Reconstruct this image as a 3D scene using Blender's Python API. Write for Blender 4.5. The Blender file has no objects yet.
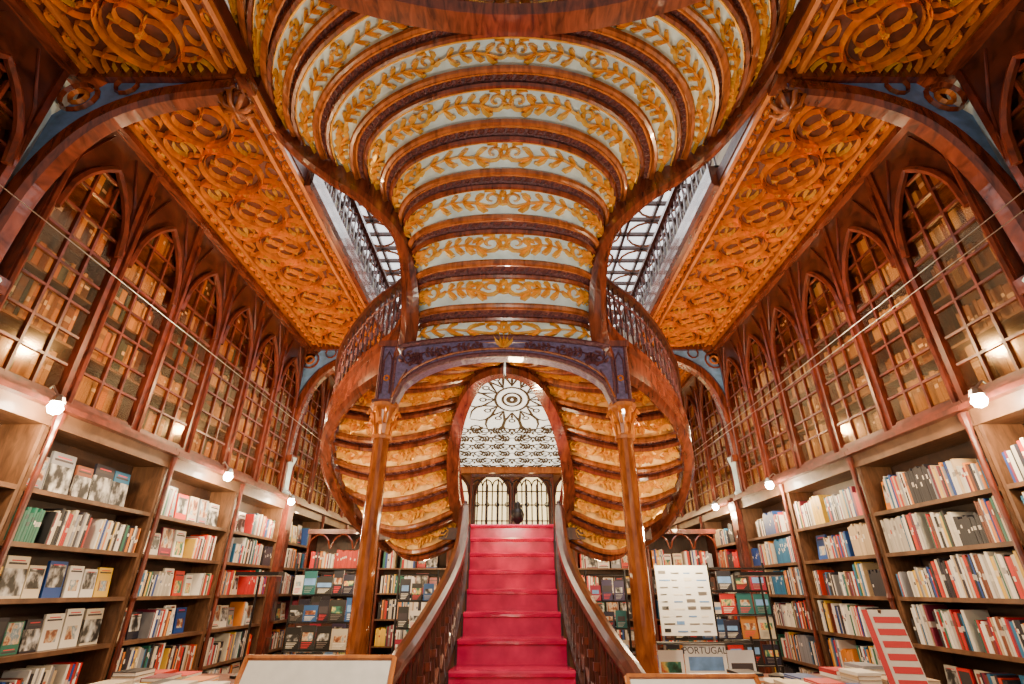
import bpy, math, random
from mathutils import Vector, Matrix
random.seed(7)
H=1.4; F=503.0; TH=math.radians(26.2); CT=math.cos(TH); ST=math.sin(TH)
sc=bpy.context.scene; COL=sc.collection
def proj(p):
    X,Y,Z=p[0],p[1],p[2]-H
    d=Y*CT+Z*ST
    if d<0.2: return None
    return 512+F*X/d, 342-F*(-Y*ST+Z*CT)/d, d
def ox(y):
    if y<2.5: return 0
    if y<3.3: return -.08*(y-2.5)/.8
    if y<5.2: return -.08
    if y<6.6: return -.08*(6.6-y)/1.4
    return 0
XOFF=False
# ---------------- materials
def nt(name):
    m=bpy.data.materials.new(name); m.use_nodes=True
    return m,m.node_tree.nodes,m.node_tree.links,m.node_tree.nodes['Principled BSDF']
def rgba(c): return (c[0],c[1],c[2],1)
def flat(name,c,rough=.5,metal=0,coat=0,emit=0,ecol=None,noise=0,nscale=20,bump=0):
    m,n,l,b=nt(name)
    b.inputs['Base Color'].default_value=rgba(c); b.inputs['Roughness'].default_value=rough
    b.inputs['Metallic'].default_value=metal; b.inputs['Coat Weight'].default_value=coat
    if emit:
        b.inputs['Emission Color'].default_value=rgba(ecol or c); b.inputs['Emission Strength'].default_value=emit
    if noise or bump:
        tc=n.new('ShaderNodeTexCoord'); no=n.new('ShaderNodeTexNoise'); no.inputs['Scale'].default_value=nscale; no.inputs['Detail'].default_value=4
        l.new(tc.outputs['Object'],no.inputs['Vector'])
        if noise:
            r=n.new('ShaderNodeValToRGB'); r.color_ramp.elements[0].position=.3; r.color_ramp.elements[1].position=.7
            r.color_ramp.elements[0].color=rgba([x*(1-noise) for x in c]); r.color_ramp.elements[1].color=rgba([min(1,x*(1+noise)) for x in c])
            l.new(no.outputs['Fac'],r.inputs['Fac']); l.new(r.outputs['Color'],b.inputs['Base Color'])
        if bump:
            bp=n.new('ShaderNodeBump'); bp.inputs['Strength'].default_value=bump; bp.inputs['Distance'].default_value=.02
            l.new(no.outputs['Fac'],bp.inputs['Height']); l.new(bp.outputs['Normal'],b.inputs['Normal'])
    return m
def wood(name,c1,c2,scale=6,rough=.35,coat=.3):
    m,n,l,b=nt(name)
    tc=n.new('ShaderNodeTexCoord'); mp=n.new('ShaderNodeMapping'); mp.inputs['Scale'].default_value=(5,1.2,1.2)
    no=n.new('ShaderNodeTexNoise'); no.inputs['Scale'].default_value=scale; no.inputs['Detail'].default_value=6; no.inputs['Distortion'].default_value=.8
    r=n.new('ShaderNodeValToRGB'); r.color_ramp.elements[0].position=.32; r.color_ramp.elements[1].position=.68
    r.color_ramp.elements[0].color=rgba(c1); r.color_ramp.elements[1].color=rgba(c2)
    l.new(tc.outputs['Object'],mp.inputs['Vector']); l.new(mp.outputs['Vector'],no.inputs['Vector']); l.new(no.outputs['Fac'],r.inputs['Fac']); l.new(r.outputs['Color'],b.inputs['Base Color'])
    bp=n.new('ShaderNodeBump'); bp.inputs['Strength'].default_value=.12; bp.inputs['Distance'].default_value=.01
    l.new(no.outputs['Fac'],bp.inputs['Height']); l.new(bp.outputs['Normal'],b.inputs['Normal'])
    b.inputs['Roughness'].default_value=rough; b.inputs['Coat Weight'].default_value=coat
    return m
W_RED=wood('red_wood',(.045,.009,.006),(.17,.030,.014))
W_STR=wood('stringer_wood',(.055,.012,.007),(.22,.048,.020),4,.22,.6)
W_LIP=wood('step_lip_wood',(.12,.03,.008),(.36,.10,.022),4,.25,.5)
W_ORG=wood('orange_wood',(.33,.085,.013),(.58,.19,.03),4,.3,.4)
W_COL=wood('column_wood',(.16,.036,.009),(.46,.13,.022),4,.13,.9)
W_DARK=wood('dark_wood',(.025,.007,.006),(.09,.022,.013),5,.33,.4)
W_RAIL=wood('rail_wood',(.03,.008,.005),(.11,.025,.012),5,.34,.25)
W_TAN=wood('shelf_wood',(.07,.03,.014),(.17,.08,.038),5,.45,.15)
W_BACK=wood('shelf_back',(.02,.007,.004),(.05,.018,.008),5,.6,0)
GOLD=flat('gilded_carving',(1,.46,.05),.24,.4,.2,noise=.3,nscale=14)
GOLD2=flat('orange_carving',(.88,.25,.016),.3,.28,.25,noise=.4,nscale=9)
CEILB=flat('carved_ceiling_ground',(.07,.011,.004),.55,0,.05,noise=.45,nscale=12,bump=.4)
TAN=flat('tan_gold_panel',(.88,.47,.15),.42,0,.1,noise=.3,nscale=10,bump=.2)
BLUE=flat('pale_blue_plaster',(.48,.63,.71),.5,0,0,noise=.18,nscale=8,bump=.2)
SPBLUE=flat('blue_lit_spandrel',(.16,.32,.66),.5,noise=.3,nscale=9)  # blue light on the rib spandrels put into the base colour
PURP=flat('purple_brown_carving',(.10,.03,.04),.5,0,0,noise=.55,nscale=40,bump=.9)
BANDR=flat('band_relief_wood',(.20,.065,.055),.6,0,0,noise=.4,nscale=20)
PURB=flat('slate_carving',(.11,.085,.19),.38,.1,.3,noise=.4,nscale=30,bump=.7)
WHITE=flat('white_paint',(.8,.78,.72),.5,noise=.06)
RED=flat('red_carpet',(.66,.001,.085),.2,0,.45,noise=.25,nscale=6,bump=.1)
IRON=flat('black_iron',(.03,.028,.03),.4,.6)
PAPER=flat('paper',(.85,.80,.70),.7,noise=.05)
BULB=flat('bulb_glow',(1,.9,.7),.3,emit=200,ecol=(1,.86,.6))
SKY=flat('skylight_glass',(.9,.93,.95),.4,emit=1.7,ecol=(.95,.97,1))
UPGLOW=flat('upper_glow_pane',(.9,.93,.95),.4,emit=1.4,ecol=(.97,.97,1))
SKY2=flat('stained_glass',(.9,.88,.8),.4,emit=1.5,ecol=(1,.96,.82),noise=.1,nscale=3)
FILI=flat('filigree_bronze',(.10,.065,.035),.5,.1,noise=.3)
WINY=flat('window_glow',(.9,.75,.45),.4,emit=2.2,ecol=(1,.78,.38))
FLOOR=wood('floor_boards',(.16,.08,.04),(.3,.16,.08),3,.3,.3)
WALLM=flat('wall_plaster',(.22,.09,.035),.7,noise=.15,nscale=3)
UPW=flat('upper_wall_plaster',(.85,.82,.75),.7,noise=.05,nscale=3)
METAL=flat('brushed_metal',(.5,.48,.45),.3,.9)
def glassm():
    m=bpy.data.materials.new('cabinet_glass'); m.use_nodes=True; n=m.node_tree.nodes; l=m.node_tree.links; n.clear()
    o=n.new('ShaderNodeOutputMaterial'); mx=n.new('ShaderNodeMixShader'); t=n.new('ShaderNodeBsdfTransparent'); g=n.new('ShaderNodeBsdfGlossy')
    t.inputs[0].default_value=(.85,.66,.45,1); g.inputs[0].default_value=(1,.76,.45,1)
    g.inputs['Roughness'].default_value=.12; mx.inputs[0].default_value=.11
    l.new(t.outputs[0],mx.inputs[1]); l.new(g.outputs[0],mx.inputs[2]); l.new(mx.outputs[0],o.inputs[0]); return m
GLASS=glassm()
def coverm():
    m,n,l,b=nt('book_cover')
    oi=n.new('ShaderNodeObjectInfo'); tc=n.new('ShaderNodeTexCoord'); sp=n.new('ShaderNodeSeparateXYZ')
    l.new(tc.outputs['Generated'],sp.inputs[0])
    ad=n.new('ShaderNodeMath'); ad.operation='MULTIPLY_ADD'; ad.inputs[1].default_value=.3; ad.inputs[2].default_value=.45
    l.new(oi.outputs['Random'],ad.inputs[0])
    cp=n.new('ShaderNodeMath'); cp.operation='COMPARE'; cp.inputs[2].default_value=.07
    l.new(sp.outputs['Z'],cp.inputs[0]); l.new(ad.outputs[0],cp.inputs[1])
    inv=n.new('ShaderNodeMath'); inv.operation='GREATER_THAN'; inv.inputs[1].default_value=.5; l.new(oi.outputs['Random'],inv.inputs[0])
    c2=n.new('ShaderNodeMix'); c2.data_type='RGBA'; c2.inputs[6].default_value=(.75,.7,.6,1); c2.inputs[7].default_value=(.05,.04,.06,1)
    l.new(inv.outputs[0],c2.inputs[0])
    mx=n.new('ShaderNodeMix'); mx.data_type='RGBA'; f=n.new('ShaderNodeMath'); f.operation='MULTIPLY'; f.inputs[1].default_value=.6
    l.new(cp.outputs[0],f.inputs[0]); l.new(f.outputs[0],mx.inputs[0]); l.new(oi.outputs['Color'],mx.inputs[6]); l.new(c2.outputs[2],mx.inputs[7])
    l.new(mx.outputs[2],b.inputs['Base Color']); b.inputs['Roughness'].default_value=.4
    return m
COVER=coverm()
def plainc():
    m,n,l,b=nt('jacket'); oi=n.new('ShaderNodeObjectInfo'); l.new(oi.outputs['Color'],b.inputs['Base Color']); b.inputs['Roughness'].default_value=.35; return m
JACK=plainc()
def picm(name,cols):
    m,n,l,b=nt(name); oi=n.new('ShaderNodeObjectInfo'); tc=n.new('ShaderNodeTexCoord'); ad=n.new('ShaderNodeVectorMath'); ad.operation='ADD'
    sc_=n.new('ShaderNodeMath'); sc_.operation='MULTIPLY'; sc_.inputs[1].default_value=37; l.new(oi.outputs['Random'],sc_.inputs[0])
    l.new(tc.outputs['Generated'],ad.inputs[0]); l.new(sc_.outputs[0],ad.inputs[1])
    no=n.new('ShaderNodeTexNoise'); no.inputs['Scale'].default_value=2.6; no.inputs['Detail'].default_value=3; l.new(ad.outputs[0],no.inputs['Vector'])
    r=n.new('ShaderNodeValToRGB'); E=r.color_ramp.elements; E[0].position=.3; E[0].color=rgba(cols[0]); E[1].position=.72; E[1].color=rgba(cols[4])
    for p,c in zip((.44,.52,.6),cols[1:4]): e=E.new(p); e.color=rgba(c)
    l.new(no.outputs['Fac'],r.inputs['Fac']); l.new(r.outputs['Color'],b.inputs['Base Color']); b.inputs['Roughness'].default_value=.3; return m
PIC=picm('cover_picture',[(.02,.02,.03),(.3,.1,.04),(.65,.5,.32),(.15,.28,.4),(.85,.8,.7)])
PICB=picm('cover_photo_monochrome',[(.01,.01,.012),(.04,.04,.04),(.3,.3,.3),(.6,.6,.58),(.85,.85,.82)])
PICG=picm('cover_picture_cool',[(.02,.05,.03),(.05,.2,.16),(.7,.6,.15),(.55,.06,.03),(.8,.78,.7)])
def stuffm():
    m,n,l,b=nt('book_rows_colours'); a=n.new('ShaderNodeVertexColor'); a.layer_name='Col'
    l.new(a.outputs['Color'],b.inputs['Base Color']); b.inputs['Roughness'].default_value=.45; return m
STUFF=stuffm()
INK=flat('ink',(.05,.04,.05),.6); REDINK=flat('red_ink',(.7,.03,.04),.5)
# ---------------- mesh builder
WL={}
def wl(o): return WL.get(o.name,Vector((0,0,0)))
class MB:
    def __init__(s): s.v=[];s.f=[];s.m=[];s.c=[];s.mats=[]
    def mi(s,m):
        if m not in s.mats: s.mats.append(m)
        return s.mats.index(m)
    def add(s,vs,fs,mat,col=None):
        o=len(s.v); s.v+= [Vector(x) for x in vs]; k=s.mi(mat)
        for f in fs: s.f.append([i+o for i in f]); s.m.append(k); s.c.append(col)
    def box(s,a,b,mat,col=None):
        x0,x1=sorted((a[0],b[0]));y0,y1=sorted((a[1],b[1]));z0,z1=sorted((a[2],b[2]))
        s.add([(x0,y0,z0),(x1,y0,z0),(x1,y1,z0),(x0,y1,z0),(x0,y0,z1),(x1,y0,z1),(x1,y1,z1),(x0,y1,z1)],
          [(0,3,2,1),(4,5,6,7),(0,1,5,4),(1,2,6,5),(2,3,7,6),(3,0,4,7)],mat,col)
    def obox(s,c,d,rz,lean,mat,col=None):
        M=Matrix.Translation(c)@Matrix.Rotation(rz,4,'Z')@Matrix.Rotation(lean,4,'Y')
        x,y,z=d[0]/2,d[1]/2,d[2]
        P=[(-x,-y,0),(x,-y,0),(x,y,0),(-x,y,0),(-x,-y,z),(x,-y,z),(x,y,z),(-x,y,z)]
        s.add([M@Vector(p) for p in P],[(0,3,2,1),(4,5,6,7),(0,1,5,4),(1,2,6,5),(2,3,7,6),(3,0,4,7)],mat,col)
    def sweep(s,path,prof,mat,closed=False,up=Vector((0,0,1))):
        n=len(path);k=len(prof);vs=[]
        for i,p in enumerate(path):
            if closed: t=path[(i+1)%n]-path[i-1]
            else: t=path[min(i+1,n-1)]-path[max(i-1,0)]
            t=t.normalized(); sd=t.cross(up)
            if sd.length<1e-3: sd=Vector((1,0,0))
            sd.normalize(); u=sd.cross(t)
            for a,b in prof: vs.append(p+sd*a+u*b)
        fs=[]
        for i in range(n if closed else n-1):
            j=(i+1)%n
            for q in range(k):
                r=(q+1)%k; fs.append((i*k+q,i*k+r,j*k+r,j*k+q))
        if not closed: fs.append(tuple(range(k))); fs.append(tuple((n-1)*k+q for q in reversed(range(k))))
        s.add(vs,fs,mat)
    def vsweep(s,path,prof,mat,scl=None):
        n=len(path);k=len(prof);vs=[]
        for i,p in enumerate(path):
            t=path[min(i+1,n-1)]-path[max(i-1,0)]; t.z=0; t.normalize(); sd=Vector((t.y,-t.x,0)); g=scl(i/(n-1)) if scl else 1
            for a,b in prof: vs.append(p+sd*a*g+Vector((0,0,b*g)))
        fs=[]
        for i in range(n-1):
            for q in range(k):
                r=(q+1)%k; fs.append((i*k+q,i*k+r,(i+1)*k+r,(i+1)*k+q))
        fs.append(tuple(range(k))); fs.append(tuple((n-1)*k+q for q in reversed(range(k))))
        s.add(vs,fs,mat)
    def tube(s,path,r,mat,n=6,closed=False):
        s.sweep(path,[(r*math.cos(2*math.pi*i/n),r*math.sin(2*math.pi*i/n)) for i in range(n)],mat,closed)
    def lathe(s,c,prof,mat,n=12):
        vs=[];k=len(prof)
        for r,z in prof:
            for i in range(n): a=2*math.pi*(i+.5)/n; vs.append((c[0]+r*math.cos(a),c[1]+r*math.sin(a),c[2]+z))
        fs=[]
        for j in range(k-1):
            for i in range(n): fs.append((j*n+i,j*n+(i+1)%n,(j+1)*n+(i+1)%n,(j+1)*n+i))
        fs.append(tuple(reversed(range(n)))); fs.append(tuple((k-1)*n+i for i in range(n)))
        s.add(vs,fs,mat)
    def ribbon(s,pts,w,h,fn,mat,taper=True):
        n=len(pts);vs=[]
        for i,(u,v) in enumerate(pts):
            a=pts[min(i+1,n-1)];b=pts[max(i-1,0)];du,dv=a[0]-b[0],a[1]-b[1];L=math.hypot(du,dv) or 1
            t=i/(n-1); ww=w*(1 if not taper else max(.15,math.sin(math.pi*(.12+.8*t))))
            nu,nv=-dv/L*ww,du/L*ww
            p,N=fn(u,v); vs+= [fn(u+nu,v+nv)[0],p+N*h,fn(u-nu,v-nv)[0]]
        fs=[]
        for i in range(n-1):
            o=i*3; fs+=[(o,o+3,o+4,o+1),(o+1,o+4,o+5,o+2)]
        s.add(vs,fs,mat)
    def ring(s,u,v,r,w,h,fn,mat,n=16,a0=0,a1=2*math.pi,ry=None):
        ry=ry or r
        s.ribbon([(u+r*math.cos(a0+(a1-a0)*i/n),v+ry*math.sin(a0+(a1-a0)*i/n)) for i in range(n+1)],w,h,fn,mat,False)
    def scroll(s,u,v,L,Hh,d,fn,mat,w=.018,h=.02):
        R=Hh*.32; cl=lambda q:max(v-Hh*.5,min(v+Hh*.5,q))
        c=(u+d*(L*.5-R*1.15),v+Hh*.06)
        pts=[]
        for i in range(13):
            t=i/12; a=-math.pi*.6+t*math.pi*2.2; r=R*(1-.72*t); pts.append((c[0]+d*r*math.cos(a),c[1]+r*math.sin(a)))
        s0=(u-d*L*.5,v-Hh*.1); e0=pts[0]
        stem=[(s0[0]+(e0[0]-s0[0])*t,v-Hh*.1+(e0[1]-v+Hh*.1)*t+Hh*.24*math.sin(t*math.pi)) for t in (0,.2,.4,.6,.8)]
        s.ribbon(stem+pts,w,h,fn,mat)
        for (x,y) in stem[1:]:
            for k in (-1,1):
                q=[(x+d*L*.17*(t-.35*t*t*(1 if k>0 else .2)),cl(y+k*Hh*(.34*math.sin(t*1.9)))) for t in (0,.33,.66,1)]
                s.ribbon(q,w*1.4,h*1.1,fn,mat)
        for a in (2.3,1.2,.2,-.8):
            q=[]
            for j in range(4):
                t=j/3; b=a+.8*t; q.append((c[0]+d*(R+R*.75*t)*math.cos(b),cl(c[1]+(R+R*.75*t)*math.sin(b))))
            s.ribbon(q,w*1.35,h,fn,mat)
    def done(s,name,parent=None,label=None,cat=None,smooth=False,group=None,kind=None,origin=None):
        if XOFF:
            for p in s.v: p.x+=ox(p.y)
        if origin is None:
            xs=[p.x for p in s.v];ys=[p.y for p in s.v];zs=[p.z for p in s.v]
            origin=Vector(((min(xs)+max(xs))/2,(min(ys)+max(ys))/2,min(zs)))
        me=bpy.data.meshes.new(name); me.from_pydata([p-origin for p in s.v],[],s.f)
        for m in s.mats: me.materials.append(m)
        me.polygons.foreach_set('material_index',s.m)
        if smooth: me.polygons.foreach_set('use_smooth',[True]*len(s.f))
        if any(c is not None for c in s.c):
            ca=me.color_attributes.new('Col','FLOAT_COLOR','CORNER')
            for p,c in zip(me.polygons,s.c):
                for li in p.loop_indices: ca.data[li].color=rgba(c or (.5,.5,.5))
        me.update()
        o=bpy.data.objects.new(name,me); COL.objects.link(o); tag(o,label,cat,group,kind)
        o.location=origin
        WL[o.name]=Vector(origin)
        if parent: o.parent=parent; o.location=Vector(origin)-wl(parent)
        return o
def tag(o,label=None,cat=None,group=None,kind=None):
    if label:o['label']=label
    if cat:o['category']=cat
    if group:o['group']=group
    if kind:o['kind']=kind
def empty(name,loc,label,cat,group=None):
    o=bpy.data.objects.new(name,None); COL.objects.link(o); o.empty_display_size=.2; o.location=loc; WL[o.name]=Vector(loc); tag(o,label,cat,group); return o
def cat(P,n=8):
    P=[Vector(p) for p in P]; out=[]
    for i in range(len(P)-1):
        a=P[max(i-1,0)];b=P[i];c=P[i+1];d=P[min(i+2,len(P)-1)]
        for j in range(n):
            t=j/n; out.append(.5*((2*b)+(c-a)*t+(2*a-5*b+4*c-d)*t*t+(3*b-a-3*c+d)*t**3))
    out.append(P[-1]); return out
def sample(path,t):
    x=t*(len(path)-1); i=min(int(x),len(path)-2); return path[i].lerp(path[i+1],x-i)
def rp(P): return [Vector((x,y,z+H)) for x,y,z in P]
# ---------------- room shell
m=MB(); m.box((-4,-1.5,-.1),(4,14.2,0),FLOOR); m.done('floor',kind='structure',label='polished brown floorboards',cat='floor')
for s,nm in ((-1,'wall_left'),(1,'wall_right')):
    m=MB(); m.box((s*3.82,-1.5,0),(s*4,14.2,5.4),WALLM); m.box((s*3.82,-1.5,5.4),(s*4,14.2,8.6),UPW); m.done(nm,kind='structure',label='brown side wall behind the bookcases',cat='wall')
m=MB(); m.box((-4,14,0),(4,14.2,5.4),WALLM); m.box((-4,14,5.4),(4,14.2,8.6),UPW)
m.done('wall_back',kind='structure',label='end wall with arched windows',cat='wall')
def archpts(a,r,n=8):
    out=[]
    for i in range(n+1):
        x=-a+a*i/n; out.append((x,math.sqrt(max(0,r*r-(x+a-r)**2))))
    return out+[(-x,z) for x,z in reversed(out[:-1])]
for i,x in enumerate((-2.6,-1.6,-.53,.53,1.6,2.6)):
    m=MB(); a=.47; y=13.95; A=archpts(a,.62)
    vs=[(x-a,y,2.6)]+[(x+p,y,3.65+q) for p,q in A]+[(x+a,y,2.6)]
    m.add(vs,[tuple(range(len(vs)))],WINY)
    m.tube([Vector(v)+Vector((0,-.03,0)) for v in vs],.045,W_DARK,6)
    for dx in (-.16,.16): m.box((x+dx-.02,y-.05,2.6),(x+dx+.02,y-.02,4.1),W_DARK)
    for z in (3.0,3.4,3.75): m.box((x-a,y-.05,z),(x+a,y-.02,z+.03),W_DARK)
    m.done('window_%d'%(i+1),kind='structure',label='glowing pointed arch window with dark mullions',cat='window')
m=MB(); m.box((-3.8,13.7,4.22),(3.8,13.98,4.42),W_ORG)
for x in (0,1.07,-1.07,-2.1,2.1): m.box((x-.05,13.85,2.5),(x+.05,13.98,4.3),W_STR)
m.box((-3.8,13.8,2.4),(3.8,13.98,2.6),W_STR)
m.done('trim_5',kind='structure',label='warm wood framing around the end windows',cat='trim')
m=MB(); m.box((-4,-1.5,8.6),(4,14.2,8.7),UPW)
m.done('ceiling',kind='structure',label='high roof above the upper gallery',cat='ceiling')
m=MB(); m.add([(-3.5,3.5,8.55),(3.5,3.5,8.55),(3.5,13.5,8.55),(-3.5,13.5,8.55)],[(0,3,2,1)],SKY)
for i in range(15): m.box((-3.5+i*.5-.03,3.5,8.46),(-3.5+i*.5+.03,13.5,8.54),W_DARK)
for i in range(21): m.box((-3.5,3.5+i*.5-.03,8.46),(3.5,3.5+i*.5+.03,8.54),W_DARK)
fs_=lambda u,v:(Vector((u,v,8.5)),Vector((0,0,-1)))
for i in range(7):
    for j in range(10): m.ring(-3+i,4+j,.42,.03,.04,fs_,W_LIP,14)
m.done('window_7',kind='structure',label='bright leaded glass skylight with ring tracery',cat='window')
wn=8
for s in (-1,1):
    for i in range(6):
        y=3.2+i*1.15; m=MB(); X=s*3.8; a=.46; A=archpts(a,.75)
        vs=[(X,y-a,5.9)]+[(X,y+p,7.3+q) for p,q in A]+[(X,y+a,5.9)]
        if s>0: vs=vs[::-1]
        m.add(vs,[tuple(range(len(vs)))],UPGLOW)  # emissive pane added to brighten the gap above the gallery
        m.tube([Vector(v)-Vector((s*.03,0,0)) for v in vs]+[Vector(vs[0])-Vector((s*.03,0,0))],.06,W_DARK,6)
        for dy in (-.15,.15): m.box((X-s*.05,y+dy-.018,5.9),(X-s*.02,y+dy+.018,7.8),W_DARK)
        for z in (6.2,6.5,6.8,7.1,7.4): m.box((X-s*.05,y-a,z),(X-s*.02,y+a,z+.03),W_DARK)
        m.done('window_%d'%wn,kind='structure',label='tall added glow panel with dark mullions in the upper gallery',cat='window'); wn+=1
# ---------------- carved ceilings under galleries
def plane_fn(z):
    return lambda u,v:(Vector((u,v,z)),Vector((0,0,-1)))
def carved(s,y0,y1):
    m=MB(); z=H+3.9; x0=2.2
    m.box((s*x0,y0,z),(s*3.82,y1,z+.14),CEILB)
    fn=plane_fn(z)
    for xe in (x0+.03,x0+.19,3.40,3.56):
        m.box((s*(xe-.02),y0,z-.06),(s*(xe+.02),y1,z),W_ORG)
    k=int((y1-y0)/.16)
    for i in range(k):
        v=y0+(i+.5)*(y1-y0)/k
        for uc in (x0+.11,3.48):
            m.ring(s*uc,v,.04,.011,.035,fn,GOLD2,8,ry=.06)
            m.ribbon([(s*uc,v-.03),(s*uc,v),(s*uc,v+.03)],.013,.03,fn,GOLD)
    xa=x0+.21; Wd=3.38-xa; W=Wd/2
    n=max(1,round((y1-y0)/.62)); c=(y1-y0)/n
    for i in range(n):
        v=y0+(i+.5)*c; uc=s*(xa+W)
        R=W*.6
        m.ring(uc,v,R,.013,.07,fn,GOLD2,26); m.ring(uc,v,R*.87,.006,.045,fn,W_ORG,24)
        for q in range(4):
            a=q*math.pi/2
            m.ring(uc+R*.42*math.cos(a),v+R*.42*math.sin(a),R*.34,.009,.055,fn,GOLD2,12)
            b=a+math.pi/4
            m.ribbon([(uc+R*t*math.cos(b),v+R*t*math.sin(b)) for t in (.15,.4,.7)],.015,.055,fn,GOLD)
        m.ring(uc,v,.024,.016,.065,fn,GOLD,6)
        for j in (-1,1):
            us=uc+j*W*.64
            m.ring(us,v+c/2,W*.32,.011,.06,fn,GOLD2,18,ry=c*.30)
            m.ring(us,v+c/2,W*.19,.007,.05,fn,GOLD,12,ry=c*.17)
            m.ribbon([(us,v+c/2-.06),(us,v+c/2),(us,v+c/2+.06)],.015,.05,fn,GOLD)
            us2=uc+j*W*.86
            m.ring(us2,v,W*.12,.008,.05,fn,GOLD2,10,ry=c*.14)
            for dv in (-1,1):
                m.ribbon([(uc+j*R*.72,v+dv*R*.72),(uc+j*W*.62,v+dv*c*.36),(uc+j*W*.97,v+dv*c*.24)],.009,.055,fn,GOLD2,False)
        m.ring(uc,v+c/2,W*.19,.009,.055,fn,GOLD2,12,ry=c*.11)
        m.ring(uc,v+c/2,W*.06,.011,.06,fn,GOLD,6)
    m.box((s*3.6,y0,z-.1),(s*3.8,y1,z),W_RED)
    return m
for s in (-1,1):
    for y0,y1 in ((.9,2.76),(2.94,8.0),(8.2,13.9)):
        m=carved(s,y0,y1); m.done('ceiling',kind='structure',label='carved gilded gallery ceiling with interlaced rings',cat='ceiling')
    m=MB(); e=cat(rp([(s*2.2,4.05,4.0),(s*2.2,9,4.0),(s*2.2,13.9,4.0)]),4)
    m.vsweep(e,[(-.06,-.16),(.06,-.16),(.08,-.1),(.08,.12),(-.08,.12),(-.08,-.1)],W_STR); m.done('trim_1',kind='structure',label='moulded wood beam at the gallery edge',cat='beam')
# back luminous sloping skylight with tracery
m=MB(); zf=lambda v:H+3.88-.19*(v-9)
m.add([(-2.2,9,zf(9)),(2.2,9,zf(9)),(2.2,13.9,zf(13.9)),(-2.2,13.9,zf(13.9))],[(0,3,2,1)],SKY2)
fn=lambda u,v:(Vector((u,v,zf(v)-.01)),Vector((0,-.19,-1)))
cy=10.2
for r,w in ((.08,.05),(.2,.03),(.36,.03)): m.ring(0,cy,r,w,.012,fn,FILI,24,ry=r*1.35)
for i in range(12):
    a=i*math.pi/6; ca,sa=math.cos(a),math.sin(a)
    for kk in (-1,1):
        m.ribbon([(r*math.cos(a+kk*.28*math.sin((r-.36)*4.2)),cy+1.5*r*math.sin(a+kk*.28*math.sin((r-.36)*4.2))) for r in (.36,.5,.65,.8,.95,1.1)],.035,.012,fn,FILI)
    m.ring(.62*ca,cy+.93*sa,.07,.02,.012,fn,FILI,8)
    m.ribbon([(.36*ca,cy+.54*sa),(.5*ca,cy+.75*sa),(.58*ca,cy+.87*sa)],.03,.012,fn,FILI)
    m.ring(1.2*math.cos(a+.26),cy+1.8*math.sin(a+.26) if sa>-.5 else cy-1.0,.12,.025,.012,fn,FILI,8)
for j in range(6):
    v=11.6+j*.42
    for sx in (-1,1):
        for cx_ in (.26,.75,1.25,1.75):
            m.scroll(sx*cx_,v,.52,.42,sx if j%2 else -sx,fn,FILI,.024,.012)
for j in range(6):
    for sx in (-1,1): m.scroll(sx*1.75,9.2+j*.42,.7,.42,-sx,fn,FILI,.024,.012)
m.done('ceiling',kind='structure',label='bright sloping stained glass skylight with radial scroll tracery',cat='ceiling')
# transverse ribs with brackets
for s in (-1,1):
    for yr in (2.85,8.1):
        m=MB(); zt=H+3.9
        P=[Vector((s*3.66,yr,H+1.9)),Vector((s*3.6,yr,H+2.7)),Vector((s*3.36,yr,H+3.3)),Vector((s*2.9,yr,H+3.62)),Vector((s*2.3,yr,H+3.74))]
        path=cat(P,6)
        m.sweep(path,[(-.09,-.05),(-.05,-.08),(.05,-.08),(.09,-.05),(.09,.05),(-.09,.05)],W_STR,up=Vector((0,1,0)))
        n=len(path); vs=[]
        for p in path: vs.append((p.x,yr-.03,p.z))
        for p in path: vs.append((s*3.8 if p.z<H+3.3 else p.x, yr-.03, p.z if p.z<H+3.3 else zt))
        m.add(vs,[(i,i+1,n+i+1,n+i) for i in range(n-1)],SPBLUE)
        f2=lambda u,v:(Vector((s*u,yr-.035,H+v)),Vector((0,-1,0)))
        m.ring(3.55,3.62,.15,.02,.03,f2,W_STR,14); m.ring(3.55,3.62,.07,.02,.03,f2,W_ORG,10); m.ring(3.2,3.75,.09,.015,.03,f2,W_STR,10)
        m.box((s*2.2,yr-.09,zt-.1),(s*3.8,yr+.09,zt),W_STR)
        o=m.done('trim_2',kind='structure',label='curved wood bracket rib with blue light painted on its spandrel',cat='rib')
        m=MB(); c=Vector((s*2.26,yr,H+3.6)); m.lathe(c,[(.02,-.1),(.07,-.07),(.1,0),(.08,.07),(.04,.1)],W_STR,10)
        for i in range(8):
            a=i*math.pi/4; d=Vector((math.cos(a),math.sin(a),0))
            m.tube([c+Vector((0,0,-.09)),c+d*.08+Vector((0,0,-.1)),c+d*.13+Vector((0,0,-.03)),c+d*.1+Vector((0,0,.05))],.022,W_LIP,5)
        m.done('ceiling_boss',label='carved wooden leaf boss at the rib end',cat='ceiling boss',smooth=True,group='rib bosses')
        m=MB()
        m.box((s*3.4,yr-.1,0),(s*3.8,yr+.1,2.62),W_RED)
        m.box((s*3.56,yr-.12,2.7),(s*3.8,yr+.12,H+1.85),W_RED)
        m.lathe((s*3.56,yr,2.72),[(.07,0),(.08,.04),(.05,.08),(.045,.2),(.05,.44),(.07,.5),(.09,.58)],BLUE,10)
        m.box((s*3.5,yr-.12,H+1.82),(s*3.8,yr+.12,H+1.93),W_STR)
        for z in (.3,1.0,1.7):
            m.box((s*3.38,yr-.06,z),(s*3.41,yr+.06,z+.5),W_DARK)
        m.box((s*3.7,yr-.07,H+1.95),(s*3.8,yr+.07,H+3.9),BLUE)
        m.done('trim_3',kind='structure',label='engaged wooden pilaster with pale shaft',cat='pilaster')
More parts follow.
